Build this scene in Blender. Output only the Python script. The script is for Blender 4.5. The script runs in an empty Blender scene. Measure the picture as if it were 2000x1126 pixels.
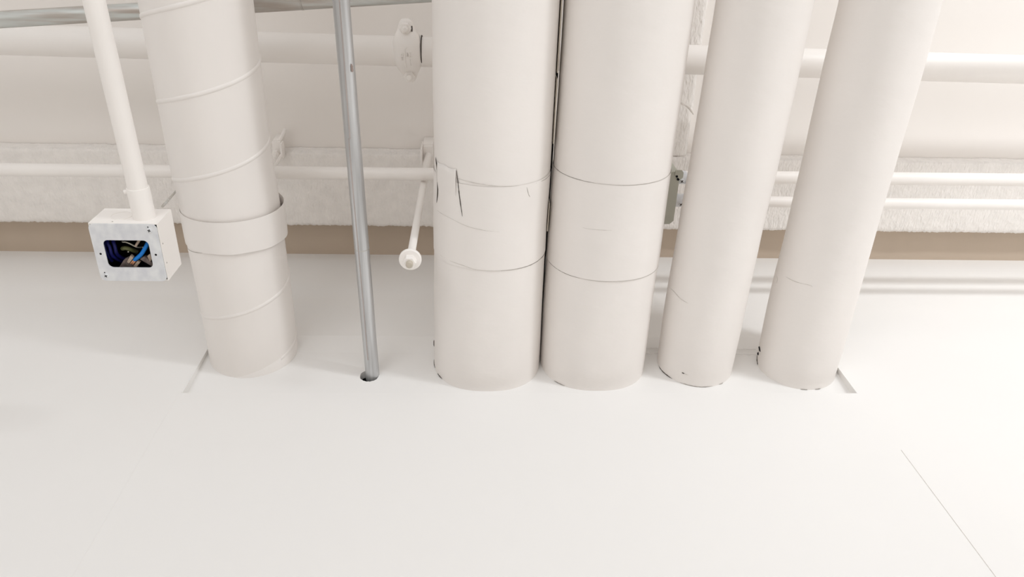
import bpy, bmesh, math, random
from mathutils import Vector, Matrix, noise

random.seed(7)
C = bpy.context.scene.collection
SC = bpy.context.scene
H = 1.6                                   # eye height; geometry below is written relative to the eye, z up, y towards the wall

# ------------------------------------------------------------------ camera
SC.cycles.diffuse_bounces = 8
SC.cycles.max_bounces = 12
cam = bpy.data.cameras.new('camera')
cam.lens = 1492.0 / 2000.0 * 36.0
cam.sensor_width = 36.0
cam.clip_start = 0.02
camo = bpy.data.objects.new('camera', cam)
C.objects.link(camo)
R = Matrix(((0.9987268, -0.00726154, -0.04992049),
            (-0.02985478, -0.88275868, -0.46887717),
            (-0.04066298, 0.46977055, -0.88185155)))
camo.matrix_world = Matrix.Translation((0, 0, H)) @ R.to_4x4()
SC.camera = camo

# ------------------------------------------------------------------ world, lights, exposure
w = bpy.data.worlds.new('daylight')
SC.world = w
w.use_nodes = True
bg = w.node_tree.nodes['Background']
bg.inputs[0].default_value = (0.95, 0.985, 1.03, 1)
bg.inputs[1].default_value = 0.95

def area(name, loc, target, sx, sy, power, col):
    l = bpy.data.lights.new(name, 'AREA')
    l.shape = 'RECTANGLE'
    l.size, l.size_y = sx, sy
    l.energy = power
    l.color = col
    o = bpy.data.objects.new(name, l)
    C.objects.link(o)
    o.location = Vector(loc)
    d = Vector(target) - Vector(loc)
    o.rotation_euler = d.to_track_quat('-Z', 'Y').to_euler()
    return o

area('side_fill_light', (3.6, -1.0, 1.6), (0.8, 0.80, 3.7), 1.5, 1.5, 19, (0.96, 0.985, 1.02))  # unseen fill panel added on the right; no window is built
area('rear_fill_light', (0.0, -3.0, 1.2), (0, 0.2, 3.6), 5.0, 1.5, 13, (0.955, 0.985, 1.02))  # broad low fill added behind the eye, not a window
area('left_fill_light', (-1.5, -2.5, 0.5), (-0.5, 0.6, 3.7), 2.0, 2.0, 26, (0.955, 0.985, 1.02))  # added fill that lifts the left side; no window there
key = area('long_room_lamp', (2.6, -2.2, 2.26), (1.3, 0.95, 4.0), 1.2, 0.045, 13.5, (0.96, 0.99, 1.02))
key.data.spread = math.radians(95)

vs = SC.view_settings
vs.view_transform = 'Standard'
vs.look = 'None'
vs.exposure = 0.02
vs.gamma = 1.0
vs.use_curve_mapping = False

# ------------------------------------------------------------------ materials
def nd(nt, kind, **kw):
    n = nt.nodes.new(kind)
    for k, v in kw.items():
        setattr(n, k, v)
    return n

def mat(name, col, rough=0.5, metal=0.0, var=0.03, scale=(6, 6, 6), bump=0.0, bscale=(60, 60, 60), bdist=0.001, detail=4.0, col2=None, spec=0.3):
    m = bpy.data.materials.new(name)
    m.use_nodes = True
    nt = m.node_tree
    b = nt.nodes['Principled BSDF']
    b.inputs['Roughness'].default_value = rough
    b.inputs['Metallic'].default_value = metal
    b.inputs['Specular IOR Level'].default_value = spec
    tc = nd(nt, 'ShaderNodeTexCoord')
    mp = nd(nt, 'ShaderNodeMapping')
    mp.inputs['Scale'].default_value = scale
    nt.links.new(tc.outputs['Object'], mp.inputs['Vector'])
    ns = nd(nt, 'ShaderNodeTexNoise')
    ns.inputs['Scale'].default_value = 1.0
    ns.inputs['Detail'].default_value = detail
    nt.links.new(mp.outputs[0], ns.inputs['Vector'])
    mx = nd(nt, 'ShaderNodeMix', data_type='RGBA')
    c2 = col2 or tuple(max(0, c * (1 - var * 2)) for c in col)
    mx.inputs[6].default_value = (*c2, 1)
    mx.inputs[7].default_value = (*col, 1)
    rp = nd(nt, 'ShaderNodeMapRange')
    rp.inputs[1].default_value = 0.35
    rp.inputs[2].default_value = 0.65
    nt.links.new(ns.outputs[0], rp.inputs[0])
    nt.links.new(rp.outputs[0], mx.inputs[0])
    nt.links.new(mx.outputs[2], b.inputs['Base Color'])
    if bump:
        m2 = nd(nt, 'ShaderNodeMapping')
        m2.inputs['Scale'].default_value = bscale
        nt.links.new(tc.outputs['Object'], m2.inputs['Vector'])
        n2 = nd(nt, 'ShaderNodeTexNoise')
        n2.inputs['Scale'].default_value = 1.0
        n2.inputs['Detail'].default_value = 3.0
        nt.links.new(m2.outputs[0], n2.inputs['Vector'])
        bp = nd(nt, 'ShaderNodeBump')
        bp.inputs['Strength'].default_value = bump
        bp.inputs['Distance'].default_value = bdist
        nt.links.new(n2.outputs[0], bp.inputs['Height'])
        nt.links.new(bp.outputs[0], b.inputs['Normal'])
    return m

M = {}
M['duct'] = mat('white_duct_paint', (0.865, 0.826, 0.793), 0.42, var=0.012, scale=(9, 4, 9), bump=0.25, bscale=(40, 14, 40), bdist=0.0012)
M['jacket'] = mat('white_jacket_paint', (0.865, 0.826, 0.793), 0.5, var=0.015, scale=(9, 5, 9), bump=0.5, bscale=(22, 45, 22), bdist=0.0020)
M['pipe'] = mat('white_pipe_paint', (0.915, 0.878, 0.842), 0.4, var=0.015, bump=0.15, bscale=(60, 60, 60))
M['wall'] = mat('white_wall_paint', (0.855, 0.84, 0.82), 0.55, var=0.008, scale=(2, 2, 2), bump=0.08, bscale=(90, 90, 90), bdist=0.0006)
M['deck'] = mat('white_deck_paint', (0.915, 0.878, 0.842), 0.6, var=0.012, scale=(2, 2, 2), bump=0.1, bscale=(50, 50, 50))
M['rough'] = mat('rough_sprayed_coating', (0.915, 0.878, 0.842), 0.7, var=0.03, scale=(30, 30, 30), bump=1.0, bscale=(150, 60, 90), bdist=0.004)
M['bare'] = mat('painted_deck_shade', (0.55, 0.455, 0.365), 0.8, var=0.03, scale=(3, 3, 3), bump=0.1)  # darkened tan that holds the shade of the strip behind the beam
M['floor'] = mat('pale_concrete', (0.86, 0.83, 0.79), 0.6, var=0.03, scale=(1.5, 1.5, 1.5), bump=0.1)
M['galv'] = mat('galvanised_steel', (0.68, 0.69, 0.70), 0.40, metal=0.8, col2=(0.44, 0.44, 0.44), scale=(70, 3, 70), bump=0.2, bscale=(90, 8, 90))
M['galvx'] = mat('weathered_galvanised_steel', (0.60, 0.62, 0.60), 0.42, metal=0.6, col2=(0.46, 0.41, 0.37), scale=(6, 70, 70), bump=0.2, bscale=(8, 90, 90))
M['weld'] = mat('tarnished_weld_line', (0.56, 0.50, 0.48), 0.45, metal=0.7, var=0.1, scale=(60, 8, 60))
M['plate'] = mat('scuffed_zinc_plate', (0.78, 0.79, 0.80), 0.5, metal=0.0, col2=(0.66, 0.67, 0.70), scale=(60, 40, 60), bump=0.1)
M['greybox'] = mat('grey_green_steel', (0.52, 0.525, 0.46), 0.5, metal=0.1, var=0.03)
M['crack'] = mat('dark_crack', (0.10, 0.085, 0.075), 0.9, var=0.1)
M['seam'] = mat('grey_seam_gap', (0.47, 0.435, 0.40), 0.9, var=0.2, scale=(120, 120, 120))
M['seamlight'] = mat('pale_seam_gap', (0.68, 0.64, 0.60), 0.9, var=0.1, scale=(120, 120, 120))
M['black'] = mat('black_void', (0.012, 0.011, 0.014), 0.8, var=0.1)
M['slit_shade'] = mat('black_slit_shade', (0.02, 0.018, 0.016), 0.8, var=0.2, scale=(60, 20, 60))  # black that stands in for the dark of the slit
M['cream'] = mat('cream_strip', (0.62, 0.56, 0.47), 0.6, var=0.1, scale=(60, 20, 60))
M['dust'] = mat('unpainted_gypsum', (0.10, 0.075, 0.065), 0.9, var=0.2, scale=(60, 60, 60))
M['navy'] = mat('navy_wire', (0.012, 0.014, 0.16), 0.35, var=0.2, scale=(40, 40, 40))
M['blue'] = mat('bright_blue_wire', (0.01, 0.22, 0.72), 0.35, var=0.1, scale=(60, 60, 60))
M['green'] = mat('olive_wire', (0.16, 0.17, 0.07), 0.4, var=0.1)
M['white_wire'] = mat('pale_wire', (0.62, 0.60, 0.50), 0.4, var=0.1)
M['copper'] = mat('bare_copper', (0.80, 0.42, 0.24), 0.35, metal=0.6, var=0.1, scale=(90, 90, 90))
M['tan'] = mat('tan_connector', (0.52, 0.41, 0.32), 0.5, var=0.12, scale=(90, 90, 90))
M['mauve'] = mat('grey_tape', (0.30, 0.24, 0.22), 0.6, var=0.2, scale=(150, 150, 150), bump=0.5, bscale=(300, 300, 300))
M['scar'] = mat('chipped_brown_patch', (0.36, 0.28, 0.25), 0.7, var=0.1, scale=(200, 200, 200))

# ------------------------------------------------------------------ object helpers
def link(name, bm, m, parent=None, smooth=True, ang=40):
    """one mesh object; vertices are given relative to the eye"""
    bmesh.ops.recalc_face_normals(bm, faces=bm.faces)
    if parent is not None:
        org = Vector(parent['_o'])
    else:
        xs = [v.co for v in bm.verts]
        org = Vector(((min(c.x for c in xs) + max(c.x for c in xs)) / 2, (min(c.y for c in xs) + max(c.y for c in xs)) / 2, min(c.z for c in xs)))
    bmesh.ops.translate(bm, verts=bm.verts, vec=-org)
    me = bpy.data.meshes.new(name)
    bm.to_mesh(me)
    bm.free()
    me.materials.append(m)
    if smooth:
        for p in me.polygons:
            p.use_smooth = True
        try:
            me.set_sharp_from_angle(angle=math.radians(ang))
        except Exception:
            pass
    o = bpy.data.objects.new(name, me)
    C.objects.link(o)
    if parent is not None:
        o.parent = parent
    else:
        o.location = org + Vector((0, 0, H))
    return o

def thing(name, org, label, cat, group=None):
    o = bpy.data.objects.new(name, None)
    C.objects.link(o)
    o.empty_display_size = 0.05
    o.location = Vector(org) + Vector((0, 0, H))
    o['_o'] = list(org)
    o['label'] = label
    o['category'] = cat
    if group:
        o['group'] = group
    return o

def tag(o, label, cat, group=None):
    o['label'] = label
    o['category'] = cat
    if group:
        o['group'] = group
    return o

def struct(o):
    o['kind'] = 'structure'
    return o

def add_box(bm, lo, hi, bevel=0.0, seg=2, mtx=None):
    vs_ = [bm.verts.new((x, y, z)) for x in (lo[0], hi[0]) for y in (lo[1], hi[1]) for z in (lo[2], hi[2])]
    f = [(0, 1, 3, 2), (4, 6, 7, 5), (0, 4, 5, 1), (2, 3, 7, 6), (0, 2, 6, 4), (1, 5, 7, 3)]
    fs = [bm.faces.new([vs_[i] for i in q]) for q in f]
    if bevel:
        es = set(e for q in fs for e in q.edges)
        r = bmesh.ops.bevel(bm, geom=list(es), offset=bevel, segments=seg, affect='EDGES', profile=0.5)
        vs_ = list(set(v for fc in r['faces'] for v in fc.verts) | set(v for v in vs_ if v.is_valid))
    if mtx is not None:
        bmesh.ops.transform(bm, matrix=mtx, verts=[v for v in vs_ if v.is_valid])

def add_tube(bm, pts, r, n=16, cap=True):
    pts = [Vector(p) for p in pts]
    rr = r if isinstance(r, (list, tuple)) else [r] * len(pts)
    rings = []
    t0 = (pts[1] - pts[0]).normalized()
    up = Vector((0, 0, 1)) if abs(t0.z) < 0.9 else Vector((0, 1, 0))
    a = t0.cross(up).normalized()
    for i, p in enumerate(pts):
        t = (pts[min(i + 1, len(pts) - 1)] - pts[max(i - 1, 0)]).normalized()
        a = (a - a.dot(t) * t).normalized()
        b = t.cross(a)
        rings.append([bm.verts.new(p + (a * math.cos(2 * math.pi * k / n) + b * math.sin(2 * math.pi * k / n)) * rr[i]) for k in range(n)])
    for i in range(len(rings) - 1):
        for k in range(n):
            bm.faces.new((rings[i][k], rings[i][(k + 1) % n], rings[i + 1][(k + 1) % n], rings[i + 1][k]))
    if cap:
        bm.faces.new(rings[0][::-1])
        bm.faces.new(rings[-1])

def add_prism(bm, poly, vec):
    vec = Vector(vec)
    a = [bm.verts.new(p) for p in poly]
    b = [bm.verts.new(Vector(p) + vec) for p in poly]
    n = len(a)
    bm.faces.new(a)
    bm.faces.new(b[::-1])
    for i in range(n):
        bm.faces.new((a[i], a[(i + 1) % n], b[(i + 1) % n], b[i]))

def smooth_path(pts, k=6):
    """Catmull-Rom through the given tuples of any length"""
    out = []
    P = [pts[0]] + list(pts) + [pts[-1]]
    for i in range(1, len(P) - 2):
        for s in range(k):
            t = s / k
            out.append(tuple(0.5 * ((2 * P[i][j]) + (-P[i - 1][j] + P[i + 1][j]) * t + (2 * P[i - 1][j] - 5 * P[i][j] + 4 * P[i + 1][j] - P[i + 2][j]) * t * t + (-P[i - 1][j] + 3 * P[i][j] - 3 * P[i + 1][j] + P[i + 2][j]) * t ** 3) for j in range(len(pts[0]))))
    out.append(tuple(pts[-1]))
    return out

def interp(st, y, j):
    if y <= st[0][0]:
        return st[0][j]
    for a, b in zip(st, st[1:]):
        if y <= b[0]:
            t = (y - a[0]) / (b[0] - a[0])
            t = t * t * (3 - 2 * t)
            return a[j] + (b[j] - a[j]) * t
    return st[-1][j]

class Duct:
    """a round run along y: stations (y, x, r) at height h; theta is measured from straight down, + to the right"""
    def __init__(self, h, st, sq=2.0):
        self.h, self.st, self.sq = h, st, sq
    def pt(self, th, y, dr=0.0):
        x, r = interp(self.st, y, 1), interp(self.st, y, 2) + dr
        c, s = math.cos(th), math.sin(th)
        e = 2.0
        if self.sq > 2 and c > 0:
            e = 2.0 + (self.sq - 2.0) * min(1.0, max(0.0, (y - 0.6) / 0.4))
        k = (abs(c) ** e + abs(s) ** e) ** (-1.0 / e)
        return Vector((x + r * s * k, y, self.h - r * c * k))
    def body(self, bm, y0, y1, dr=0.0, n=96, step=0.03, a0=None, a1=None, wave=0.0, cap=True):
        ny = max(2, int((y1 - y0) / step) + 1)
        closed = a0 is None
        rows = []
        m = n if closed else n + 1
        for i in range(ny):
            y = y0 + (y1 - y0) * i / (ny - 1)
            row = []
            for k in range(m):
                th = 2 * math.pi * k / n if closed else a0 + (a1 - a0) * k / n
                wv = wave * noise.noise(Vector((math.cos(th) * 2.2 + self.h * 7, y * 7, math.sin(th) * 2.2))) if wave else 0
                row.append(bm.verts.new(self.pt(th, y, dr + wv)))
            rows.append(row)
        for i in range(ny - 1):
            for k in range(n):
                bm.faces.new((rows[i][k], rows[i][(k + 1) % m], rows[i + 1][(k + 1) % m], rows[i + 1][k]))
        if closed and cap:
            bm.faces.new(rows[0])
            bm.faces.new(rows[-1])
        return rows
    def line(self, bm, pts, r, dr=0.0002, k=6, n=6, jit=0.0, taper=True):
        """a thin bead or crack drawn on the skin; pts are (degrees, y)"""
        q = smooth_path(pts, k)
        P = []
        for i, (a, y) in enumerate(q):
            P.append(self.pt(math.radians(a), y + random.uniform(-jit, jit), dr))
        m = len(P)
        rr = [r * (0.25 + 0.75 * min(1, 4 * min(i, m - 1 - i) / max(1, m - 1))) * (random.uniform(0.6, 1.25) if jit else 1) if taper else r for i in range(m)]
        add_tube(bm, P, rr, n)

def mesh_of(fn):
    bm = bmesh.new()
    fn(bm)
    return bm

# ------------------------------------------------------------------ the room
YW = 1.0          # front face of the wall
YR = 1.02         # back of the shallow recess the ducts enter
RX0, RX1, RZ0, RZ1 = -0.632, 0.872, 1.3865, 1.566
DECK = 2.095
HX, HZ, HR = -0.2395, 1.4750, 0.0215   # rough hole around the steel conduit

bm = bmesh.new()
XO0, XO1, ZO0, ZO1 = -4.0, 4.0, -H, DECK
def V(x, y, z): return bm.verts.new((x, y, z))
xs = [XO0, RX0, RX1, XO1]
zs = [ZO0, RZ0, RZ1 + 0.06, ZO1]
def yrec(z): return YR - 0.010 * (z - RZ0) / (RZ1 - RZ0)
g = [[V(x, YW, z) for z in zs] for x in xs]
for i in range(3):
    for j in range(3):
        if not (i == 1 and j == 1):
            bm.faces.new((g[i][j], g[i + 1][j], g[i + 1][j + 1], g[i][j + 1]))
# reveals
r = [V(RX0, YR, RZ0), V(RX1, YR, RZ0), V(RX1, yrec(RZ1), RZ1), V(RX0, yrec(RZ1), RZ1)]
o4 = [g[1][1], g[2][1], g[2][2], g[1][2]]
for i in range(4):
    bm.faces.new((o4[i], o4[(i + 1) % 4], r[(i + 1) % 4], r[i]))
# recess back with the drilled hole
K = 32
ring = []
for k in range(K):
    zz = HZ + HR * math.sin(2 * math.pi * k / K) * (1 + 0.03 * math.cos(3 * k))
    ring.append(V(HX + HR * math.cos(2 * math.pi * k / K) * (1 + 0.03 * math.sin(5 * k)), yrec(zz), zz))
sq_ = 0.06
def onsq(a):
    c, s = math.cos(a), math.sin(a)
    m_ = max(abs(c), abs(s))
    return HX + sq_ * c / m_, HZ + sq_ * s / m_
sqr = [V(onsq(2 * math.pi * k / K)[0], yrec(onsq(2 * math.pi * k / K)[1]), onsq(2 * math.pi * k / K)[1]) for k in range(K)]
for k in range(K):
    bm.faces.new((ring[k], ring[(k + 1) % K], sqr[(k + 1) % K], sqr[k]))
tb = [V(v.co.x, YR + 0.013, v.co.z) for v in ring]
for k in range(K):
    bm.faces.new((ring[k], tb[k], tb[(k + 1) % K], ring[(k + 1) % K]))
c0 = sqr[4]; c1 = sqr[12]; c2 = sqr[20]; c3 = sqr[28]      # corners at 45, 135, 225, 315 degrees
bl, br, tr, tl = r
bm.faces.new([bl, br, c3] + [sqr[k] for k in range(27, 19, -1)])
bm.faces.new([br, tr, c0] + [sqr[k] for k in (3, 2, 1, 0, 31, 30, 29, 28)])
bm.faces.new([tr, tl, c1] + [sqr[k] for k in range(11, 3, -1)])
bm.faces.new([tl, bl, c2] + [sqr[k] for k in range(19, 11, -1)])
# back of the wall, with the cavity behind the hole
YB = 1.16
bk = [V(XO0, YB, ZO0), V(XO1, YB, ZO0), V(XO1, YB, ZO1), V(XO0, YB, ZO1)]
bm.faces.new(bk)
bm.faces.new((g[0][0], g[3][0], bk[1], bk[0]))
bm.faces.new((g[0][3], g[3][3], bk[2], bk[3]))
bm.faces.new((g[0][0], g[0][3], bk[3], bk[0]))
bm.faces.new((g[3][0], g[3][3], bk[2], bk[1]))
wn = struct(link('wall_front', bm, M['wall'], smooth=False))

bm = bmesh.new()
add_box(bm, (XO0 - 0.15, -6.0, ZO0), (XO0, YB, DECK))
struct(link('wall_left', bm, M['wall'], smooth=False))
bm = bmesh.new()
add_box(bm, (XO1, -6.0, ZO0), (XO1 + 0.15, YB, DECK))
struct(link('wall_right', bm, M['wall'], smooth=False))
bm = bmesh.new()
add_box(bm, (XO0 - 0.15, -6.0, -H - 0.1), (XO1 + 0.15, YB, -H))
struct(link('floor', bm, M['floor'], smooth=False))
bm = bmesh.new()
add_box(bm, (XO0 - 0.15, -6.0, DECK), (XO1 + 0.15, YB, DECK + 0.12))
struct(link('ceiling', bm, M['deck'], smooth=False))

# tan sheet painting in the shade on the deck between beam and wall
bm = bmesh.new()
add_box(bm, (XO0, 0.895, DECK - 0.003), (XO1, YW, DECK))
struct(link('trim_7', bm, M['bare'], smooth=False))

# plastered board joints that run down the wall below the recess
for i, (x, z1) in enumerate(((RX0 - 0.006, RZ0), (RX1 + 0.003, 1.19))):
    bm = bmesh.new()
    add_box(bm, (x - 0.0005, YW - 0.0004, -H), (x + 0.0005, YW + 0.001, z1))
    struct(link('trim_%d' % (i + 1), bm, M['seamlight'] if i else M['wall'], smooth=False))
# metal edge beads of the recess, left and right
for i, (x0, x1) in enumerate(((RX0 - 0.0015, RX0 + 0.0015), (RX1 - 0.0015, RX1 + 0.0015))):
    bm = bmesh.new()
    add_box(bm, (x0, YW - 0.0008, RZ0), (x1, YW + 0.004, RZ1 + 0.06))
    struct(link('trim_%d' % (i + 3), bm, M['wall'], smooth=False))
# bead of filler where the recess meets the board above, between the ducts
for i, (x0, x1, sag) in enumerate(((0.405, 0.455, 0.0), (0.618, 0.70, -0.004))):
    bm = bmesh.new()
    pts = [(x0 + (x1 - x0) * t / 12, YR - 0.0105, RZ1 + sag * t / 12 + 0.0012 * math.sin(t * 1.9)) for t in range(13)]
    add_tube(bm, pts, [0.0025 + 0.0008 * math.sin(t * 2.3) for t in range(13)], 8)
    pts = [(p[0], p[1] - 0.0055, p[2] + 0.015 + 0.001 * math.sin(p[0] * 300)) for p in pts]
    add_tube(bm, pts, 0.0012, 6)
    struct(link('trim_%d' % (i + 5), bm, M['wall']))

# ------------------------------------------------------------------ the coated steel beam under the deck
def soffit(bm, x0, x1, y0, y1, z, th, nx, ny, amp, rag0, rag1, seed, axis='x'):
    """lumpy underside with ragged edges, closed on top"""
    def P(u, v, zz):
        return (u, v, zz) if axis == 'x' else (v, u, zz)
    lo, hi = [], []
    for i in range(nx + 1):
        u = x0 + (x1 - x0) * i / nx
        e0 = y0 + rag0 * (noise.noise(Vector((u * 22, seed, 0))) * 0.8 + noise.noise(Vector((u * 120, seed, 3))) * 0.5)
        e1 = y1 + rag1 * (noise.noise(Vector((u * 30, seed + 5, 0))) * 0.6 + noise.noise(Vector((u * 170, seed, 9))) * 0.9)
        row = []
        for j in range(ny + 1):
            v = e0 + (e1 - e0) * j / ny
            ed = min(j, ny - j) / ny
            zz = z + amp * (noise.noise(Vector((u * 190, v * 90 + u * 40, seed))) + 0.6 * noise.noise(Vector((u * 60, v * 60, seed + 2)))) + (0.003 if ed == 0 else 0)
            row.append(bm.verts.new(P(u, v, zz)))
        lo.append(row)
        hi.append([bm.verts.new(P(u, e0, z + th)), bm.verts.new(P(u, e1, z + th))])
    for i in range(nx):
        for j in range(ny):
            bm.faces.new((lo[i][j], lo[i + 1][j], lo[i + 1][j + 1], lo[i][j + 1]))
        bm.faces.new((lo[i][0], lo[i + 1][0], hi[i + 1][0], hi[i][0]))
        bm.faces.new((lo[i][ny], lo[i + 1][ny], hi[i + 1][1], hi[i][1]))
        bm.faces.new((hi[i][0], hi[i + 1][0], hi[i + 1][1], hi[i][1]))
    for i in (0, nx):
        bm.faces.new(lo[i] + [hi[i][1], hi[i][0]])

BY0, BY1, BZ = 0.671, 0.889, 2.05
BEAM_TAG = ('wide rough-coated white beam running left to right across the whole ceiling', 'beam')
bm = bmesh.new()
soffit(bm, -3.99, 3.99, BY0, BY1, BZ, 0.0435, 1900, 26, 0.0010, 0.0035, 0.003, 1.7)
tag(link('ceiling_beam', bm, M['rough'], smooth=True, ang=80), *BEAM_TAG)

BEAM_TAG = ('narrow rough-coated beam seen only in the slot right of the second wide duct', 'beam')
bm = bmesh.new()
soffit(bm, -2.5, 0.669, 0.40, 0.598, 2.064, 0.030, 620, 24, 0.0014, 0.003, 0.003, 8.1, axis='y')
tag(link('cross_beam', bm, M['rough'], smooth=True, ang=80), *BEAM_TAG)

# ------------------------------------------------------------------ the ducts and big pipes
ST1 = [(-2.5, -0.545, 0.103), (0.216, -0.5313, 0.103), (0.36, -0.5311, 0.1025), (0.519, -0.5309, 0.102), (0.64, -0.526, 0.1020), (0.887, -0.5225, 0.1012), (1.03, -0.5240, 0.1000)]
ST3 = [(-2.5, 0.0381, 0.1215), (0.199, 0.0381, 0.122), (0.343, 0.0375, 0.1221), (0.502, 0.0372, 0.1224), (0.677, 0.0347, 0.1226), (0.871, 0.0332, 0.1242), (1.03, 0.0326, 0.1255)]
ST4 = [(-2.5, 0.297, 0.125), (0.192, 0.2936, 0.125), (0.338, 0.2926, 0.1242), (0.498, 0.2903, 0.1244), (0.675, 0.2889, 0.1252), (0.87, 0.285, 0.1249), (1.03, 0.2849, 0.1248)]
ST5 = [(-2.5, 0.60, 0.09), (0.183, 0.5495, 0.0899), (0.328, 0.5477, 0.0902), (0.487, 0.5441, 0.09), (0.662, 0.5384, 0.0893), (0.856, 0.5339, 0.0902), (1.03, 0.5327, 0.0885)]
ST6 = [(-2.5, 0.81, 0.09), (0.176, 0.7889, 0.09), (0.321, 0.7873, 0.0918), (0.48, 0.7853, 0.0905), (0.656, 0.783, 0.0911), (0.85, 0.7797, 0.0933), (1.03, 0.7792, 0.0915)]
D1, D3, D4, D5, D6 = Duct(1.5661, ST1), Duct(1.5438, ST3, 2.35), Duct(1.545, ST4, 2.35), Duct(1.5227, ST5), Duct(1.5155, ST6)
YE = 1.028

def seams(D, root, name, m, lines, r, jit=0.0, dr=0.0002):
    for L in lines:
        bm = bmesh.new()
        if name == 'chipped_edge':
            L = [(a, min(y, yrec(D.pt(math.radians(a), y).z) - 0.0012)) for a, y in L]
        D.line(bm, L, r, jit=jit, dr=dr)
        link(name, bm, m, root)

# spiral duct with the loose collar
t1 = thing('spiral_duct', (-0.53, 0.5, 1.463), 'white spiral duct with a loose collar, leftmost of the five wide runs', 'duct')
bm = bmesh.new(); D1.body(bm, -2.5, YE, wave=0.0004)
link('duct_body', bm, M['duct'], t1)
bm = bmesh.new()
P_, PITCH = [], 0.160
# flat raised lock seam winding round the duct
rows = []
NS = 72
turns = [(-1.6, 0.0)]
y_lo, y_hi = -1.4, 0.99
k = 0
th = (0.372 - y_lo) / PITCH * 2 * math.pi
th_end = (0.372 - y_hi) / PITCH * 2 * math.pi
n_all = int((th - th_end) / (2 * math.pi / NS))
prof = [(-0.0050, -0.0006), (-0.0036, 0.0011), (0.0, 0.0019), (0.0036, 0.0011), (0.0050, -0.0006)]
prev = None
for i in range(n_all + 1):
    a = th - i * 2 * math.pi / NS
    yc = 0.372 - a / (2 * math.pi) * PITCH
    flat = 1.0
    if 0.615 < yc < 0.735:
        flat = 0.15
    row = [bm.verts.new(D1.pt(a, yc + dy, dz * flat)) for dy, dz in prof]
    if prev:
        for j in range(4):
            bm.faces.new((prev[j], prev[j + 1], row[j + 1], row[j]))
    prev = row
link('spiral_seam', bm, M['duct'], t1, ang=80)
DC = Duct(1.5661, [(0.0, -0.522, 0.1068), (1.2, -0.522, 0.1068)])
bm = bmesh.new()
n = 96
rows = []
for y, dr in ((0.6300, 0.0), (0.6300, 0.0010), (0.640, 0.0012), (0.66, 0.0010), (0.69, 0.0008), (0.7015, 0.0004), (0.7015, -0.0006), (0.66, -0.0004), (0.6305, -0.0004)):
    row = []
    for kk in range(n):
        a = 2 * math.pi * kk / n
        yy = y
        if y > 0.7:
            yy = y + 0.008 * (1 - math.cos(a)) * 0.5 + 0.0006 * math.sin(a * 9)
        row.append(bm.verts.new(DC.pt(a, yy, dr)))
    rows.append(row)
for i in range(len(rows)):
    j = (i + 1) % len(rows)
    for kk in range(n):
        bm.faces.new((rows[i][kk], rows[i][(kk + 1) % n], rows[j][(kk + 1) % n], rows[j][kk]))
link('collar', bm, M['duct'], t1)
seams(D1, t1, 'sealant_crack', M['seam'], [[(-66, 0.716), (-45, 0.711), (-25, 0.705)]], 0.0006)
bm = bmesh.new()
rows = []
for (a0, y0) in smooth_path([(-22, 1.022), (-5, 1.013), (17.2, 1.0012), (49.5, 0.9861), (75, 0.981), (100, 0.980)], 6):
    a = math.radians(a0)
    rows.append([bm.verts.new(D1.pt(a, y0, -0.0002)), bm.verts.new(D1.pt(a, y0 + 0.0008, 0.0012)), bm.verts.new(D1.pt(a, min(YE, y0 + 0.03), 0.0009)), bm.verts.new(D1.pt(a, min(YE, y0 + 0.03) + 0.0001, -0.0004))])
for i in range(len(rows) - 1):
    for j in range(3):
        bm.faces.new((rows[i][j], rows[i][j + 1], rows[i + 1][j + 1], rows[i + 1][j]))
link('tape_wrap', bm, M['duct'], t1, ang=80)

# the two wide jacketed ducts side by side
t3 = thing('jacketed_duct', (0.035, 0.5, 1.42), 'wide white duct with torn paper flap, left one of the touching pair', 'duct', 'wide jacketed ducts side by side')
bm = bmesh.new(); D3.body(bm, -2.5, YE, wave=0.0008)
link('duct_body', bm, M['jacket'], t3)
bm = bmesh.new(); D3.body(bm, 0.530, 0.7135, dr=0.0011, wave=0.0008, step=0.01, cap=False)
link('jacket_band', bm, M['jacket'], t3)
seams(D3, t3, 'jacket_seam', M['seamlight'], [[(-45, 0.520), (-31.6, 0.5216), (-8.8, 0.5255), (6.9, 0.5281), (34.1, 0.5320)]], 0.0005, jit=0.0002, dr=0.0004)
seams(D3, t3, 'jacket_seam', M['seam'], [[(34.1, 0.5320), (47.8, 0.5335), (66.3, 0.5350), (86, 0.537)], [(10, 0.7148), (33.3, 0.7155), (51.6, 0.715), (70.0, 0.7150), (88, 0.716)]], 0.0007, jit=0.0003, dr=0.0006)
seams(D3, t3, 'jacket_seam', M['seamlight'], [[(-66.6, 0.6104), (-43.6, 0.6105), (-20.2, 0.6194), (7.1, 0.6259)], [(-58.4, 0.7062), (-30.4, 0.7073), (-14.1, 0.7124), (13.7, 0.7141)]], 0.0005, dr=0.0012)
bm = bmesh.new()
rows = []
for i in range(13):
    a = math.radians(-65.5 + (29.0) * i / 12)
    lift = 0.0010 + 0.0020 * abs(i / 6 - 1) ** 2
    row = []
    for j in range(9):
        y = 0.503 + 0.093 * j / 8 + 0.0015 * math.sin(i * 0.9)
        row.append(bm.verts.new(D3.pt(a, y, lift * math.sin(math.pi * min(1, (j + 0.6) / 6)) + 0.0006)))
    rows.append(row)
for i in range(12):
    for j in range(8):
        bm.faces.new((rows[i][j], rows[i][j + 1], rows[i + 1][j + 1], rows[i + 1][j]))
fl = link('torn_flap', bm, M['jacket'], t3, ang=80)
fl['label'] = 'strip of jacket lifting between two tears'
sm = fl.modifiers.new('thickness', 'SOLIDIFY'); sm.thickness = 0.0006; sm.offset = 0
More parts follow.
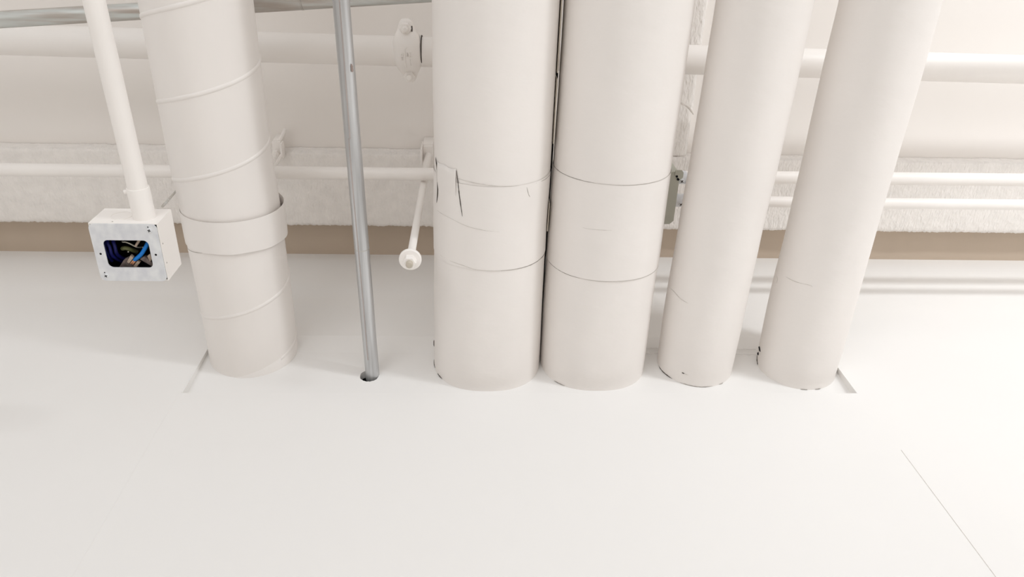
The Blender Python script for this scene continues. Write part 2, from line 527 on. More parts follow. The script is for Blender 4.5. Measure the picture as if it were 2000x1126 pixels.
seams(D3, t3, 'tear', M['crack'], [[(-70.5, 0.4982), (-66.2, 0.5202), (-64.7, 0.5515), (-64.9, 0.5741), (-67.4, 0.5941)]], 0.0016, dr=0.0016)
seams(D3, t3, 'tear', M['crack'], [[(-36.3, 0.5046), (-34.4, 0.5281), (-32.3, 0.5593), (-28.8, 0.5988)]], 0.0010, jit=0.0004, dr=0.0018)
seams(D3, t3, 'nick', M['seam'], [[(33.0, 0.5364), (35.4, 0.5517), (37.5, 0.5592)]], 0.0006, dr=0.0012)
seams(D3, t3, 'chipped_edge', M['crack'], [[(-87, 1.015), (-80, 1.018), (-72, 1.0192)], [(-62, 1.0192), (-52, 1.0192)]], 0.0009, jit=0.0004, dr=0.0004)
seams(D3, t3, 'chipped_edge', M['crack'], [[(-88.5, 0.9583), (-88, 0.966), (-88, 0.9752)]], 0.0016, dr=0.0006)

t4 = thing('jacketed_duct', (0.288, 0.5, 1.42), 'wide white duct with two hairline ring seams, right one of the touching pair', 'duct', 'wide jacketed ducts side by side')
bm = bmesh.new(); D4.body(bm, -2.5, YE, wave=0.0008)
link('duct_body', bm, M['jacket'], t4)
bm = bmesh.new(); D4.body(bm, 0.523, 0.7355, dr=0.0010, wave=0.0008, step=0.01, cap=False)
link('jacket_band', bm, M['jacket'], t4)
seams(D4, t4, 'jacket_seam', M['seam'], [[(-84.5, 0.5215), (-65.8, 0.5225), (-46.9, 0.5225), (-25.2, 0.5225)], [(-81.5, 0.737), (-62.2, 0.7365), (-46.5, 0.737), (-30, 0.737)]], 0.0006, jit=0.0002, dr=0.0004)
seams(D4, t4, 'jacket_seam', M['seamlight'], [[(-25.2, 0.5225), (-4.0, 0.522), (17.9, 0.5218), (43.5, 0.522), (67.4, 0.523), (84, 0.524)], [(-30, 0.737), (-8.5, 0.7371), (19.7, 0.737), (48.4, 0.7372), (58.5, 0.738), (80, 0.739)], [(-42.5, 0.6214), (-26.0, 0.6214), (2.9, 0.6176)]], 0.0005, dr=0.0007)
seams(D4, t4, 'chipped_edge', M['seam'], [[(-48, 1.0192), (-34.8, 1.0192)]], 0.0008, jit=0.0004, dr=0.0004)

# the two narrower round pipes on the right
t5 = thing('insulated_pipe', (0.54, 0.5, 1.433), 'round white pipe with a cracked base edge, between the wide ducts and rightmost pipe', 'pipe', 'round insulated pipes on the right')
bm = bmesh.new(); D5.body(bm, -2.5, YE, wave=0.0008)
link('pipe_body', bm, M['jacket'], t5)
seams(D5, t5, 'hairline_crack', M['seamlight'], [[(-84.0, 0.8003), (-70.6, 0.7998), (-56.2, 0.8057), (-42.7, 0.8085)]], 0.0006)
seams(D5, t5, 'hairline_crack', M['crack'], [[(-35.1, 0.9877), (-33, 0.988), (-31.1, 0.9882)]], 0.0013)
seams(D5, t5, 'hairline_crack', M['seamlight'], [[(-31.1, 0.9882), (-28, 0.9888), (-24.7, 0.9893)]], 0.0007)
seams(D5, t5, 'chipped_edge', M['crack'], [[(-84.3, 1.017), (-68.0, 1.0185), (-58.0, 1.019), (-49.0, 1.0192)]], 0.0009, jit=0.0003, dr=0.0005)
seams(D5, t5, 'chipped_edge', M['seam'], [[(-35.0, 1.0192), (-17.8, 1.0192), (-2.8, 1.0192), (14, 1.0192)], [(26, 1.0192), (34, 1.0192)]], 0.0009, jit=0.0004, dr=0.0005)

t6 = thing('insulated_pipe', (0.785, 0.5, 1.424), 'rightmost round white pipe with small black holes at its wall end', 'pipe', 'round insulated pipes on the right')
bm = bmesh.new(); D6.body(bm, -2.5, YE, wave=0.0009)
link('pipe_body', bm, M['jacket'], t6)
seams(D6, t6, 'hairline_crack', M['seamlight'], [[(-72.0, 0.756), (-53.8, 0.7552), (-36.1, 0.7522), (-30.4, 0.7545)], [(-96.9, 0.7697), (-89.1, 0.7763), (-89.1, 0.7869)]], 0.0006)
seams(D6, t6, 'puncture', M['black'], [[(-104, 0.9713), (-98.4, 0.9712), (-93, 0.975)]], 0.0022, dr=0.0006)
seams(D6, t6, 'puncture', M['black'], [[(-101, 0.985), (-98, 0.990)]], 0.0030, dr=0.0006)
seams(D6, t6, 'chipped_edge', M['crack'], [[(-106, 0.998), (-98, 1.006), (-92, 1.012)]], 0.0012, jit=0.0003, dr=0.0006)
seams(D6, t6, 'chipped_edge', M['seam'], [[(-13.2, 1.0192), (-3, 1.0192)], [(8, 1.0192), (18, 1.0192)]], 0.0009, jit=0.0003, dr=0.0005)

# black strip added to darken the slit between the touching ducts, then cream edge strips
def slit(y):
    a = interp(ST3, y, 1) + interp(ST3, y, 2)
    b = interp(ST4, y, 1) - interp(ST4, y, 2)
    return (a + b) / 2
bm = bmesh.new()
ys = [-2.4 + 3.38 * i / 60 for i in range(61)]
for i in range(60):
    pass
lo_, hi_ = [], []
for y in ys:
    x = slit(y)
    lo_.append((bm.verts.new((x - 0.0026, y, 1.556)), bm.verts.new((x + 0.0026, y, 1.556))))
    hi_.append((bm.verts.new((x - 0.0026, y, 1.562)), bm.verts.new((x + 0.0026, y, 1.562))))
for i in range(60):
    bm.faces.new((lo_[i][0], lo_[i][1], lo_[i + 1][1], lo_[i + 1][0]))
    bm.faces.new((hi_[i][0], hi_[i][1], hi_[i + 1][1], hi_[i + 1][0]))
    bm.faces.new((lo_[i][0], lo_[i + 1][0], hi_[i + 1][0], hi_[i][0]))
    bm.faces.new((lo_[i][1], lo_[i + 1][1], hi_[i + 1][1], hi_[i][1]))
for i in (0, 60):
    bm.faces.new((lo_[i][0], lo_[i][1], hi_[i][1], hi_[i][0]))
gs_ = link('slit_shade_strip', bm, M['slit_shade'], t3, smooth=False)
gs_['label'] = 'added black strip that darkens the slit beside the next duct'

for (y0, y1) in ((-1.2, 0.327), (0.338, 0.470), (0.60, 0.665)):
    bm = bmesh.new()
    n_ = max(3, int((y1 - y0) / 0.03))
    pr = None
    for i in range(n_ + 1):
        y = y0 + (y1 - y0) * i / n_
        x = interp(ST3, y, 1) + interp(ST3, y, 2) + 0.0004
        q = [bm.verts.new((x, y, 1.516)), bm.verts.new((x + 0.0018, y, 1.516)), bm.verts.new((x + 0.0018, y, 1.550)), bm.verts.new((x, y, 1.550))]
        if pr:
            for j in range(4):
                bm.faces.new((pr[j], pr[(j + 1) % 4], q[(j + 1) % 4], q[j]))
        else:
            bm.faces.new(q)
        pr = q
    bm.faces.new(pr)
    es_ = link('edge_strip', bm, M['cream'], t3, smooth=False)
    es_['label'] = 'thin cream metal edge strip'

# ------------------------------------------------------------------ bare steel conduit through the hole, and the one crossing it
tm = thing('steel_conduit', (-0.235, 0.5, 1.464), 'bare galvanised conduit running into a hole in the wall beside the spiral duct', 'conduit')
def mx_(y): return -0.2332 + 0.0139 * (y - 1.0)
bm = bmesh.new()
add_tube(bm, [(mx_(y), y, 1.4799) for y in (-2.5, -1, 0, 0.5, 0.99, 1.03)], 0.0157, 40)
link('conduit_body', bm, M['galv'], tm)
bm = bmesh.new()
ymax = 0.98
for y0, y1, a0 in ((-0.6, 0.45, -6), (0.45, 0.965, -16)):
    pts = []
    n_ = 30
    for i in range(n_ + 1):
        y = y0 + (y1 - y0) * i / n_
        a = math.radians(a0 + 3 * math.sin(y * 9) - 8 * (y - 0.4))
        pts.append((mx_(y) + 0.01555 * math.sin(a), y, 1.4799 - 0.01555 * math.cos(a)))
    add_tube(bm, pts, 0.0014, 6)
link('weld_line', bm, M['weld'], tm)
bm = bmesh.new()
DM = Duct(1.4799, [(-1, mx_(-1), 0.0157), (1, mx_(1), 0.0157)])
rows = []
for i in range(7):
    y = 0.308 + 0.015 * i / 6
    wv = [5, 11, 16, 13, 17, 16, 9][i]
    rows.append([bm.verts.new(DM.pt(math.radians(36 + wv * 1.1 * (j / 4 - 0.3)), y, 0.0003)) for j in range(5)])
for i in range(6):
    for j in range(4):
        bm.faces.new((rows[i][j], rows[i][j + 1], rows[i + 1][j + 1], rows[i + 1][j]))
sc_ = link('paint_chip', bm, M['scar'], tm)
sc_['label'] = 'brown chipped patch'
bm = bmesh.new()
add_tube(bm, [(mx_(0.692), 0.692, 1.4799), (mx_(0.694), 0.694, 1.4799)], 0.0160, 40)
link('coupling_line', bm, M['galvx'], tm)

tx = thing('steel_conduit', (-0.3, 0.25, 1.73), 'bare galvanised conduit crossing behind at the very top of the picture', 'conduit')
def cxp(x): return Vector((x, 0.2335 - (x + 0.099) * 0.0818 - 0.0175, 1.75))
bm = bmesh.new()
add_tube(bm, [cxp(x) for x in (-3.5, -1, -0.3, 0.2, 3.0)], 0.0175, 36)
link('conduit_body', bm, M['galvx'], tx)
bm = bmesh.new()
add_tube(bm, [cxp(-0.372), cxp(-0.370)], 0.0178, 36)
add_tube(bm, [cxp(-0.374), cxp(-0.3735)], 0.0179, 36)
link('coupling_line', bm, M['seam'], tx)

# ------------------------------------------------------------------ white conduit, its junction box and the hanger wire
def wc(y): return (-0.5457 + 0.0207 * (y - 1.0), y, 1.2185)
t = thing('white_conduit', (-0.55, 0.2, 1.2), 'thin white conduit ending at the open electrical box on the left', 'conduit')
bm = bmesh.new(); add_tube(bm, [wc(y) for y in (-2.5, -1, 0, 0.3, 0.49)], 0.0158, 40)
link('conduit_body', bm, M['pipe'], t)
bm = bmesh.new()
add_tube(bm, [wc(0.463), wc(0.4635), wc(0.466), wc(0.515), wc(0.5185)], [0.0162, 0.0176, 0.0180, 0.0180, 0.0190], 40)
link('connector', bm, M['pipe'], t)
bm = bmesh.new()
c_ = Vector(wc(0.470))
add_tube(bm, [c_ + Vector((-0.014, 0, -0.003)), c_ + Vector((-0.0215, 0, -0.0045)), c_ + Vector((-0.0225, 0, -0.0047))], [0.0035, 0.0035, 0.0025], 12)
link('set_screw', bm, M['pipe'], t)

BX0, BX1, BYa, BYb, BZ0, BZ1 = -0.6365, -0.5245, 0.5165, 0.6220, 1.1905, 1.2545
tj = thing('junction_box', (-0.58, 0.57, BZ0), 'open square white electrical box with blue wires showing in its cover plate', 'electrical box')
# the box body: an open tray, mouth down
bm = bmesh.new()
wl = 0.0018
add_box(bm, (BX0, BYa, BZ0), (BX0 + wl, BYb, BZ1))
add_box(bm, (BX1 - wl, BYa, BZ0), (BX1, BYb, BZ1))
add_box(bm, (BX0 + wl, BYa, BZ0), (BX1 - wl, BYa + wl, BZ1))
add_box(bm, (BX0 + wl, BYb - wl, BZ0), (BX1 - wl, BYb, BZ1))
add_box(bm, (BX0 + 0.0005, BYa + 0.0005, BZ1 - wl), (BX1 - 0.0005, BYb - 0.0005, BZ1 + 0.0003))
link('box_body', bm, M['pipe'], tj, smooth=False)
bm = bmesh.new()
i_ = wl + 0.0004
add_box(bm, (BX0 + i_, BYa + i_, BZ1 - wl - 0.0015), (BX1 - i_, BYb - i_, BZ1 - wl - 0.0002))
for q in ((BX0 + i_, BYa + i_, BX0 + i_ + 0.001, BYb - i_), (BX1 - i_ - 0.001, BYa + i_, BX1 - i_, BYb - i_), (BX0 + i_, BYa + i_, BX1 - i_, BYa + i_ + 0.001), (BX0 + i_, BYb - i_ - 0.001, BX1 - i_, BYb - i_)):
    add_box(bm, (q[0], q[1], BZ0 + 0.001), (q[2], q[3], BZ1 - wl - 0.0005))
li = link('box_shade_lining', bm, M['black'], tj, smooth=False)  # black colour stands in for the shade inside the box
li['label'] = 'black lining that paints the shade inside the box'
# raised knock-out ring on the face the conduit enters
bm = bmesh.new()
kc = Vector((-0.595, BYa - 0.0002, 1.2225))
pts = [kc + Vector((0.017 * math.cos(a * math.pi / 16), 0, 0.017 * math.sin(a * math.pi / 16))) for a in range(33)]
add_tube(bm, pts, 0.0005, 6, cap=False)
link('knockout_ring', bm, M['pipe'], tj)

# cover plate with rounded opening, notched corners and screw holes
def rrect(x0, y0, x1, y1, r_, n_=8):
    out = []
    for (cx_, cy_, a0) in ((x1 - r_, y1 - r_, 0), (x0 + r_, y1 - r_, 90), (x0 + r_, y0 + r_, 180), (x1 - r_, y0 + r_, 270)):
        for i in range(n_ + 1):
            a = math.radians(a0 + 90 * i / n_)
            out.append((cx_ + r_ * math.cos(a), cy_ + r_ * math.sin(a)))
    return out
inner = rrect(-0.6192, 0.5462, -0.5447, 0.5972, 0.0085)
outer = rrect(BX0 - 0.0003, BYa + 0.0005, BX1 - 0.0020, BYb + 0.0005, 0.0085)
bm = bmesh.new()
def lay(z): return [bm.verts.new((x, y, z)) for x, y in inner], [bm.verts.new((x, y, z)) for x, y in outer]
i0, o0 = lay(BZ0 - 0.0021)
i1, o1 = lay(BZ0 - 0.0001)
n_ = len(i0)
for k in range(n_):
    j = (k + 1) % n_
    bm.faces.new((i0[k], i0[j], o0[j], o0[k]))
    bm.faces.new((i1[k], i1[j], o1[j], o1[k]))
    bm.faces.new((i0[k], i0[j], i1[j], i1[k]))
    bm.faces.new((o0[k], o0[j], o1[j], o1[k]))
pl = link('cover_plate', bm, M['plate'], tj, smooth=False)
pl['label'] = 'scuffed grey metal cover plate'
for (x, y) in ((-0.6272, 0.5716), (-0.5365, 0.5724)):
    bm = bmesh.new()
    add_tube(bm, [(x, y, BZ0 - 0.0023), (x, y, BZ0 - 0.0019)], 0.0019, 16)
    h_ = link('screw_hole', bm, M['black'], tj)
for (x, y, a) in ((-0.5385, 0.5275, 0.3), (-0.6265, 0.6125, 1.1)):
    bm = bmesh.new()
    add_tube(bm, [(x, y, BZ0 - 0.0019), (x, y, BZ0 - 0.0035), (x, y, BZ0 - 0.0042)], [0.0042, 0.0042, 0.0030], 20)
    s_ = link('cover_screw', bm, M['plate'], tj)
    bm = bmesh.new()
    for aa in (a, a + math.pi / 2):
        mt = Matrix.Translation((x, y, BZ0 - 0.0043)) @ Matrix.Rotation(aa, 4, 'Z')
        add_box(bm, (-0.0027, -0.0006, -0.0002), (0.0027, 0.0006, 0.0002), mtx=mt)
    add_tube(bm, [(x - 0.002, y - 0.0058, BZ0 - 0.0024), (x - 0.001, y - 0.0058, BZ0 - 0.0024)], 0.0011, 8)
    link('screw_slot', bm, M['black'], tj, smooth=False)
for (y, z) in ((0.555, 1.196), (0.591, 1.1965)):
    bm = bmesh.new()
    add_tube(bm, [(BX1 - 0.0004, y, z), (BX1 + 0.0003, y, z)], 0.0014, 10)
    link('side_hole', bm, M['seam'], tj)
bm = bmesh.new()
add_tube(bm, [(-0.6, BYa - 0.0003, 1.1975), (-0.6, BYa + 0.0003, 1.1975)], 0.0014, 10)
link('side_hole', bm, M['seam'], tj)

def wire(name, pts, r_, m, label=None, k=6):
    bm = bmesh.new()
    add_tube(bm, smooth_path(pts, k), r_, 12)
    o = link(name, bm, M[m], tj)
    if label:
        o['label'] = label
wire('wire', [(-0.6215, 0.535, 1.232), (-0.6205, 0.5545, 1.206), (-0.6163, 0.5651, 1.201), (-0.6171, 0.5843, 1.206), (-0.611, 0.605, 1.225)], 0.0030, 'navy', 'dark blue wire')
wire('wire', [(-0.6150, 0.530, 1.235), (-0.6120, 0.5545, 1.210), (-0.6093, 0.5651, 1.205), (-0.6101, 0.5843, 1.210), (-0.600, 0.605, 1.228)], 0.0030, 'navy', 'dark blue wire')
wire('wire', [(-0.628, 0.535, 1.23), (-0.6262, 0.5575, 1.208), (-0.6258, 0.5754, 1.205), (-0.6237, 0.5965, 1.212)], 0.0030, 'navy', 'dark blue wire')
wire('wire', [(-0.604, 0.563, 1.226), (-0.5967, 0.5585, 1.209), (-0.5895, 0.557, 1.205), (-0.5821, 0.5606, 1.205), (-0.5751, 0.5685, 1.210), (-0.571, 0.575, 1.224)], 0.0012, 'white_wire', 'pale curved wire')
wire('wire', [(-0.606, 0.578, 1.225), (-0.6004, 0.5722, 1.212), (-0.5938, 0.570, 1.209), (-0.5879, 0.574, 1.212), (-0.583, 0.583, 1.222)], 0.0036, 'green', 'olive curved wire')
wire('wire', [(-0.5805, 0.5895, 1.203), (-0.567, 0.5783, 1.200), (-0.5586, 0.5675, 1.201), (-0.5505, 0.5545, 1.207), (-0.542, 0.545, 1.225)], 0.0034, 'blue', 'bright blue wire')
wire('wire', [(-0.555, 0.5895, 1.222), (-0.552, 0.572, 1.214), (-0.556, 0.555, 1.218), (-0.562, 0.54, 1.23)], 0.0034, 'navy', 'dark blue wire')
wire('wire', [(-0.5650, 0.545, 1.215), (-0.5672, 0.5539, 1.206), (-0.5725, 0.5615, 1.204), (-0.5745, 0.5640, 1.204)], 0.0023, 'tan', 'tan wire end')
for a, b in (((-0.5815, 0.5895), (-0.5868, 0.5955)), ((-0.5790, 0.5905), (-0.5838, 0.5965))):
    wire('bare_wire_end', [(a[0], a[1], 1.202), ((a[0] + b[0]) / 2, (a[1] + b[1]) / 2, 1.2005), (b[0], b[1], 1.2005)], 0.0015, 'copper')
def wedge(name, poly, z0, th, m, label=None):
    bm = bmesh.new()
    add_prism(bm, [(x, y, z0 + dz) for x, y, dz in poly], (0, 0, th))
    bmesh.ops.recalc_face_normals(bm, faces=bm.faces)
    bmesh.ops.bevel(bm, geom=list(bm.edges), offset=0.0006, segments=2, affect='EDGES')
    o = link(name, bm, M[m], tj, ang=30)
    if label:
        o['label'] = label
wedge('wire_connector', [(-0.6115, 0.6060, 0.004), (-0.5985, 0.5893, 0.001), (-0.5905, 0.5854, 0), (-0.5800, 0.6060, 0.003)], 1.2015, 0.008, 'mauve', 'grey taped connector')
wedge('wire_connector', [(-0.5842, 0.5791, 0), (-0.5800, 0.5839, 0), (-0.5895, 0.5950, 0), (-0.5930, 0.5922, 0)], 1.1990, 0.007, 'tan', 'tan connector block')
wedge('wire_connector', [(-0.5752, 0.5900, 0), (-0.5708, 0.5929, 0), (-0.5795, 0.6031, 0), (-0.5836, 0.6003, 0)], 1.1990, 0.007, 'tan', 'tan connector block')
wedge('wire_connector', [(-0.5720, 0.5880, 0.001), (-0.5624, 0.5819, 0), (-0.5490, 0.5988, 0.002), (-0.5530, 0.6030, 0.002)], 1.2015, 0.007, 'mauve', 'grey taped connector')
wedge('wire_connector', [(-0.5568, 0.5806, 0), (-0.5510, 0.5765, 0), (-0.5490, 0.5854, 0), (-0.5541, 0.5915, 0)], 1.1995, 0.006, 'tan', 'tan connector block')
for (x, y) in ((-0.5898, 0.5760), (-0.5634, 0.5675)):
    bm = bmesh.new()
    bmesh.ops.create_uvsphere(bm, u_segments=12, v_segments=8, radius=0.0014, matrix=Matrix.Translation((x, y, 1.2065)))
    link('screw_tip', bm, M['white_wire'], tj)

bm = bmesh.new()
add_tube(bm, smooth_path([(-0.5385, 0.512, 1.2565), (-0.547, 0.5195, 1.30), (-0.5620, 0.5335, 1.345), (-0.714, 0.676, 1.75), (-0.823, 0.776, 2.053)], 5), 0.0024, 10)
tag(link('hanger_wire', bm, M['galvx']), 'thin grey hanger wire rising from the back of the electrical box', 'wire')

# ------------------------------------------------------------------ main pipe high under the deck, with its bolted coupling
def py(x): return 0.3885 + 0.0066 * (x + 0.2)
t = thing('sprinkler_main', (0, 0.385, 1.98), 'thick white pipe high under the ceiling, crossing behind all the ducts', 'pipe')
bm = bmesh.new()
add_tube(bm, [(x, py(x), 2.015) for x in (-4.16, -2, 0, 2, 4.16)], 0.0370, 48)
link('pipe_body', bm, M['pipe'], t)

t = thing('pipe_coupling', (-0.172, 0.3835, 1.96), 'oval bolted coupling clamped round the high pipe beside the torn-flap duct', 'coupling')
cx0, cy0, cz0 = -0.1715, 0.3865, 2.015
prof = [(-0.0778, 0.0057, 0.0097), (-0.0748, 0.0123, 0.0153), (-0.0676, 0.0174, 0.0192), (-0.0553, 0.0216, 0.0221), (-0.0451, 0.0264, 0.0345), (-0.0368, 0.0316, 0.0423), (-0.0246, 0.0339, 0.0495), (-0.0103, 0.0349, 0.0528), (0.0041, 0.0349, 0.0533), (0.0185, 0.0344, 0.0509), (0.0307, 0.032, 0.0451), (0.043, 0.0269, 0.0356), (0.0533, 0.0216, 0.0231), (0.0656, 0.0165, 0.0192), (0.0738, 0.0113, 0.0153), (0.0778, 0.0057, 0.0097)]
bm = bmesh.new()
rows = []
U = [-1, -0.97, -0.88, -0.7, -0.45, -0.2, 0, 0.2, 0.45, 0.7, 0.88, 0.97, 1]
for v, wv, zb in smooth_path(prof, 3):
    row = []
    for u in U:
        zz = zb * (1 - 0.42 * abs(u) ** 5)
        row.append(bm.verts.new((cx0 + wv * u + v * 0.05, cy0 + v, cz0 - zz)))
    row.append(bm.verts.new((cx0 + wv + v * 0.05, cy0 + v, cz0 + zb * 0.3)))
    row.append(bm.verts.new((cx0 - wv + v * 0.05, cy0 + v, cz0 + zb * 0.3)))
    rows.append(row)
nr = len(rows[0])
for i in range(len(rows) - 1):
    for j in range(nr):
        bm.faces.new((rows[i][j], rows[i][(j + 1) % nr], rows[i + 1][(j + 1) % nr], rows[i + 1][j]))
bm.faces.new(rows[0]); bm.faces.new(rows[-1])
link('housing', bm, M['pipe'], t, ang=50)
for v in (-0.0585, 0.060):
    x, y = cx0 + v * 0.05, cy0 + v
    bm = bmesh.new()
    add_tube(bm, [(x, y, cz0 - 0.020), (x, y, cz0 - 0.0310), (x, y, cz0 - 0.033)], [0.0150, 0.0150, 0.0125], 6)
    bolt = link('hex_nut', bm, M['pipe'], t, ang=25)
    bm = bmesh.new()
    add_tube(bm, [(x, y, cz0 - 0.026), (x, y, cz0 - 0.043), (x, y, cz0 - 0.0455)], [0.0075, 0.0072, 0.0045], 18)
    link('bolt_tip', bm, M['pipe'], t)
bm = bmesh.new()
add_tube(bm, [(cx0 + 0.0335, cy0, cz0), (cx0 + 0.0362, cy0, cz0)], 0.0385, 40)
link('gap_shade_ring', bm, M['crack'], t)  # dark ring paints the shaded gap between housing and pipe
bm = bmesh.new()
add_tube(bm, [(cx0 + 0.0125, cy0 - 0.064, cz0 - 0.0215), (cx0 + 0.0130, cy0 - 0.057, cz0 - 0.0235), (cx0 + 0.0125, cy0 - 0.051, cz0 - 0.0250)], 0.0016, 6)
link('slot_gap', bm, M['crack'], t)
# raised cast marks on the housing: a long bar with a hook, a small ring and upright strokes
bm = bmesh.new()
def mark(pts, r_=0.0015):
    P = []
    for (u, v) in [(u_ * 0.915, v_ * 0.915) for u_, v_ in pts]:
        zb = 0.0
        for a_, b_ in zip(prof, prof[1:]):
            if a_[0] <= v <= b_[0]:
                t_ = (v - a_[0]) / (b_[0] - a_[0])
                zb = a_[2] + (b_[2] - a_[2]) * t_
        P.append((cx0 + u, cy0 + v, cz0 - zb - 0.0010))
    add_tube(bm, P, r_, 6)
# (u along the pipe, v across it)
mark([(-0.004, 0.036), (-0.0045, 0.018), (-0.005, 0.002), (-0.005, -0.014)], 0.0018)
mark([(-0.005, -0.014), (0.0, -0.018), (0.001, -0.020)])
mark([(0.001, -0.006), (0.001, 0.004), (0.004, -0.004), (0.004, 0.004)])
mark([(0.012, -0.006), (0.008, -0.006), (0.008, 0.005), (0.012, 0.005)])
mark([(0.008, 0.0), (0.011, 0.0)])
mark([(0.009, 0.013), (0.0085, 0.022), (0.0105, 0.030)])
mark([(-0.012 + 0.0028 * math.cos(a * 0.7854), 0.0 + 0.0028 * math.sin(a * 0.7854)) for a in range(9)])
mark([(-0.0145, 0.016), (-0.0145, 0.007), (-0.011, 0.008), (-0.0115, 0.012), (-0.0145, 0.012), (-0.011, 0.016)])
link('cast_marks', bm, M['pipe'], t)

# ------------------------------------------------------------------ electrical conduits under the beam
t = thing('beam_conduit', (-2.0, 0.64, 1.785), 'thin white conduit under the beam on the left, behind the spiral duct', 'conduit', 'thin white conduits under the beam')
bm = bmesh.new()
add_tube(bm, [(-3.99, 0.6485, 1.80), (-1.0, 0.6435, 1.80), (0.37, 0.6385, 1.80)], 0.0155, 32)
link('conduit_body', bm, M['pipe'], t)
for (y0_, y1_, zc, lab) in ((0.6385, 0.6300, 1.80, 'upper'), (0.6840, 0.6870, 1.760, 'lower')):
    t = thing('beam_conduit', (2.0, y0_, zc - 0.016), 'white conduit under the beam on the right, %s of the two' % lab, 'conduit', 'thin white conduits under the beam')
    bm = bmesh.new()
    add_tube(bm, [(0.498, y0_, zc), (0.9, (y0_ + y1_) / 2, zc), (3.99, y1_ - 0.01, zc)], 0.0160 if lab == 'upper' else 0.0135, 32)
    link('conduit_body', bm, M['pipe'], t)
    bm = bmesh.new()
    add_tube(bm, [(0.496, y0_, zc), (0.497, y0_, zc), (0.533, y0_, zc), (0.534, y0_, zc)], [0.0150, 0.0163, 0.0163, 0.0150], 32)
    link('connector', bm, M['plate'], t)
    bm = bmesh.new()
    sx_, sy_, sz_ = (0.5145 if lab == 'upper' else 0.5085), y0_ + 0.004, zc - 0.0158
    add_tube(bm, [(sx_, sy_, sz_ + 0.002), (sx_, sy_, sz_ - 0.003), (sx_, sy_, sz_ - 0.004)], [0.0055, 0.0055, 0.004], 16)
    link('set_screw', bm, M['plate'], t)
    bm = bmesh.new()
    for aa in (0.6, 0.6 + math.pi / 2):
        add_box(bm, (-0.0042, -0.0009, -0.0003), (0.0042, 0.0009, 0.0003), mtx=Matrix.Translation((sx_, sy_, sz_ - 0.0041)) @ Matrix.Rotation(aa, 4, 'Z'))
    link('screw_slot', bm, M['crack'], t, smooth=False)

t = thing('pull_box', (0.43, 0.67, 1.744), 'grey steel box half hidden behind the wide duct, where two conduits meet', 'electrical box')
bm = bmesh.new()
poly = [(0.375, 0.605), (0.492, 0.605), (0.4965, 0.610), (0.4965, 0.733), (0.487, 0.742), (0.375, 0.742)]
add_prism(bm, [(x, y, 1.744) for x, y in poly], (0, 0, 0.078))
link('box_body', bm, M['greybox'], t, smooth=False)
bm = bmesh.new()
add_prism(bm, [(0.484, 0.600, 1.741), (0.4995, 0.600, 1.741), (0.5040, 0.606, 1.741), (0.5040, 0.618, 1.741), (0.498, 0.624, 1.741), (0.484, 0.612, 1.741)], (0, 0, 0.003))
tb_ = link('mounting_tab', bm, M['greybox'], t, smooth=False)
bm = bmesh.new()
add_tube(bm, [(0.4885, 0.6155, 1.7405), (0.4885, 0.6155, 1.7415)], 0.0030, 14)
add_tube(bm, [(0.4935, 0.6235, 1.7425), (0.4935, 0.6235, 1.7445)], 0.0034, 14)
link('tab_hole', bm, M['black'], t)

# ------------------------------------------------------------------ clamps and hangers on the beam edge
t = thing('beam_clamp', (-0.505, 0.633, 1.92), 'small painted clamp on the beam edge beside the spiral duct', 'clamp')
bm = bmesh.new()
add_box(bm, (-0.5230, 0.6060, 1.934), (-0.4990, 0.6520, 1.9485), 0.003)
add_box(bm, (-0.5200, 0.6020, 1.936), (-0.5030, 0.6160, 1.9900), 0.003)
link('clamp_jaw', bm, M['pipe'], t)
bm = bmesh.new()
add_box(bm, (-0.4985, 0.6070, 1.916), (-0.4935, 0.6480, 1.946), 0.0015, mtx=None)
link('side_plate', bm, M['pipe'], t)
bm = bmesh.new()
add_tube(bm, [(-0.5130, 0.6360, 1.936), (-0.5130, 0.6360, 1.921), (-0.5130, 0.6360, 1.9195)], [0.0095, 0.0095, 0.008], 6)
link('hex_nut', bm, M['pipe'], t, ang=25)
bm = bmesh.new()
add_tube(bm, [(-0.5130, 0.6360, 1.922), (-0.5130, 0.6360, 1.912)], 0.0045, 14)
link('bolt_tip', bm, M['pipe'], t)
bm = bmesh.new()
add_tube(bm, [(-0.5070, 0.612, 1.936), (-0.4985, 0.596, 1.962), (-0.4950, 0.586, 1.975)], [0.0045, 0.0050, 0.0050], 12)
link('set_bolt', bm, M['pipe'], t)
bm = bmesh.new()
add_tube(bm, smooth_path([(-0.4975, 0.634, 1.935), (-0.4960, 0.637, 1.90), (-0.4900, 0.6320, 1.82), (-0.4765, 0.6140, 1.735)], 5), 0.0042, 10)
link('conduit_hook', bm, M['pipe'], t)

t = thing('beam_clamp', (-0.119, 0.635, 1.92), 'clamp on the beam edge holding the vertical hanger rod', 'clamp')
bm = bmesh.new()
add_box(bm, (-0.1350, 0.6080, 1.925), (-0.1080, 0.6600, 1.9490), 0.003)
add_box(bm, (-0.1350, 0.6040, 1.930), (-0.1080, 0.6150, 1.992), 0.003)
link('clamp_jaw', bm, M['pipe'], t)
bm = bmesh.new()
add_box(bm, (-0.1385, 0.6050, 1.885), (-0.1345, 0.6500, 1.955), 0.0015)
link('side_plate', bm, M['pipe'], t)

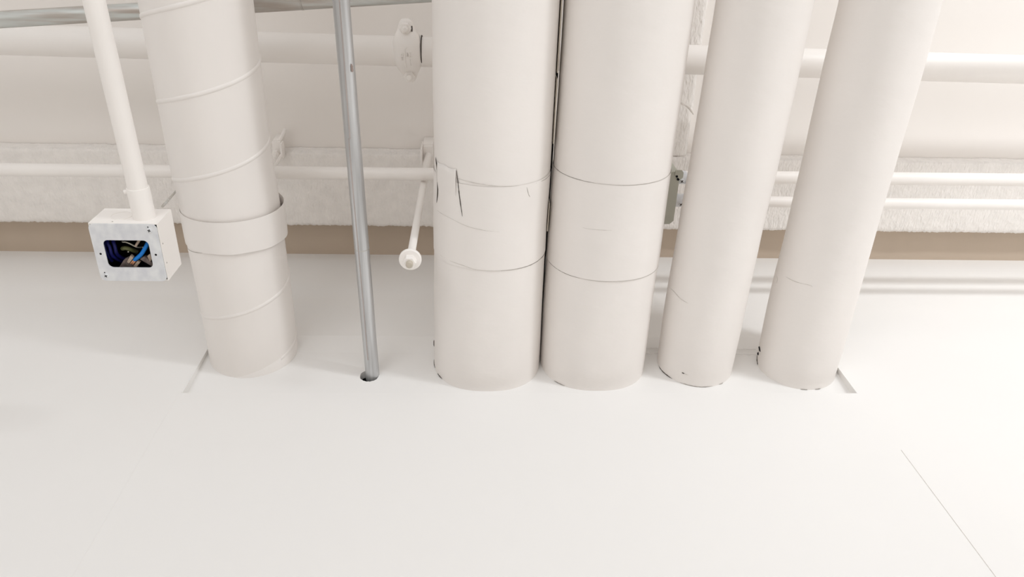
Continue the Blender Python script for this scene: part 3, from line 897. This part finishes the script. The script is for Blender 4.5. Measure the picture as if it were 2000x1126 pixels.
HXR, HYR = -0.1205, 0.6345
t = thing('hanger_rod', (HXR, HYR, 1.28), 'white threaded rod hanging from the beam with a washer and nut at its end', 'rod')
bm = bmesh.new()
add_tube(bm, [(HXR, HYR, 1.93), (HXR, HYR, 1.735)], 0.0090, 20)
link('rod_sleeve', bm, M['pipe'], t)
bm = bmesh.new()
add_tube(bm, [(HXR, HYR, 1.74), (HXR, HYR, 1.32)], 0.0078, 20)
link('rod_shaft', bm, M['pipe'], t)
bm = bmesh.new()
add_tube(bm, [(HXR, HYR, 1.343), (HXR, HYR, 1.335), (HXR, HYR, 1.318), (HXR, HYR, 1.309)], [0.0080, 0.0095, 0.0140, 0.0165], 28)
link('flared_collar', bm, M['pipe'], t)
bm = bmesh.new()
add_tube(bm, [(HXR, HYR, 1.312), (HXR, HYR, 1.3105), (HXR, HYR, 1.3055), (HXR, HYR, 1.304)], [0.0200, 0.0213, 0.0213, 0.0200], 40)
link('washer', bm, M['pipe'], t)
bm = bmesh.new()
add_tube(bm, [(HXR, HYR, 1.305), (HXR, HYR, 1.2925), (HXR, HYR, 1.2910)], [0.0128, 0.0128, 0.0108], 6)
link('hex_nut', bm, M['pipe'], t, ang=25)
bm = bmesh.new()
add_tube(bm, [(HXR, HYR, 1.298), (HXR, HYR, 1.2830), (HXR, HYR, 1.2818)], [0.0066, 0.0066, 0.0054], 24)
link('rod_end', bm, M['cream'], t)

# curl of a painted tie hanging in the slot under the cross beam
bm = bmesh.new()
add_tube(bm, smooth_path([(0.480, 0.470, 2.064), (0.510, 0.480, 2.030), (0.535, 0.494, 2.008), (0.5485, 0.5041, 2.0), (0.560, 0.509, 2.0), (0.570, 0.517, 1.995), (0.5794, 0.5296, 1.985)], 5), [0.0032] * 26 + [0.0028, 0.0026, 0.0022, 0.0016, 0.0010], 10)
tag(link('cable_tie_tail', bm, M['pipe']), 'small curved white tie end poking out beside the right wide duct', 'tie')
bm = bmesh.new()

# clamps and rod sit on the beam edge at its true height
for o in bpy.data.objects:
    if o.parent is None and o.name.split('.')[0] in ('beam_clamp', 'hanger_rod'):
        o.scale = (1.0513,) * 3
        o.location = Vector(o['_o']) * 1.0513 + Vector((0, 0, H))
    if o.parent is None and o.name in ('sprinkler_main', 'pipe_coupling'):
        o.scale = (0.958,) * 3
        o.location = Vector(o['_o']) * 0.958 + Vector((0, 0, H))

for o in bpy.data.objects:
    if '_o' in o:
        del o['_o']
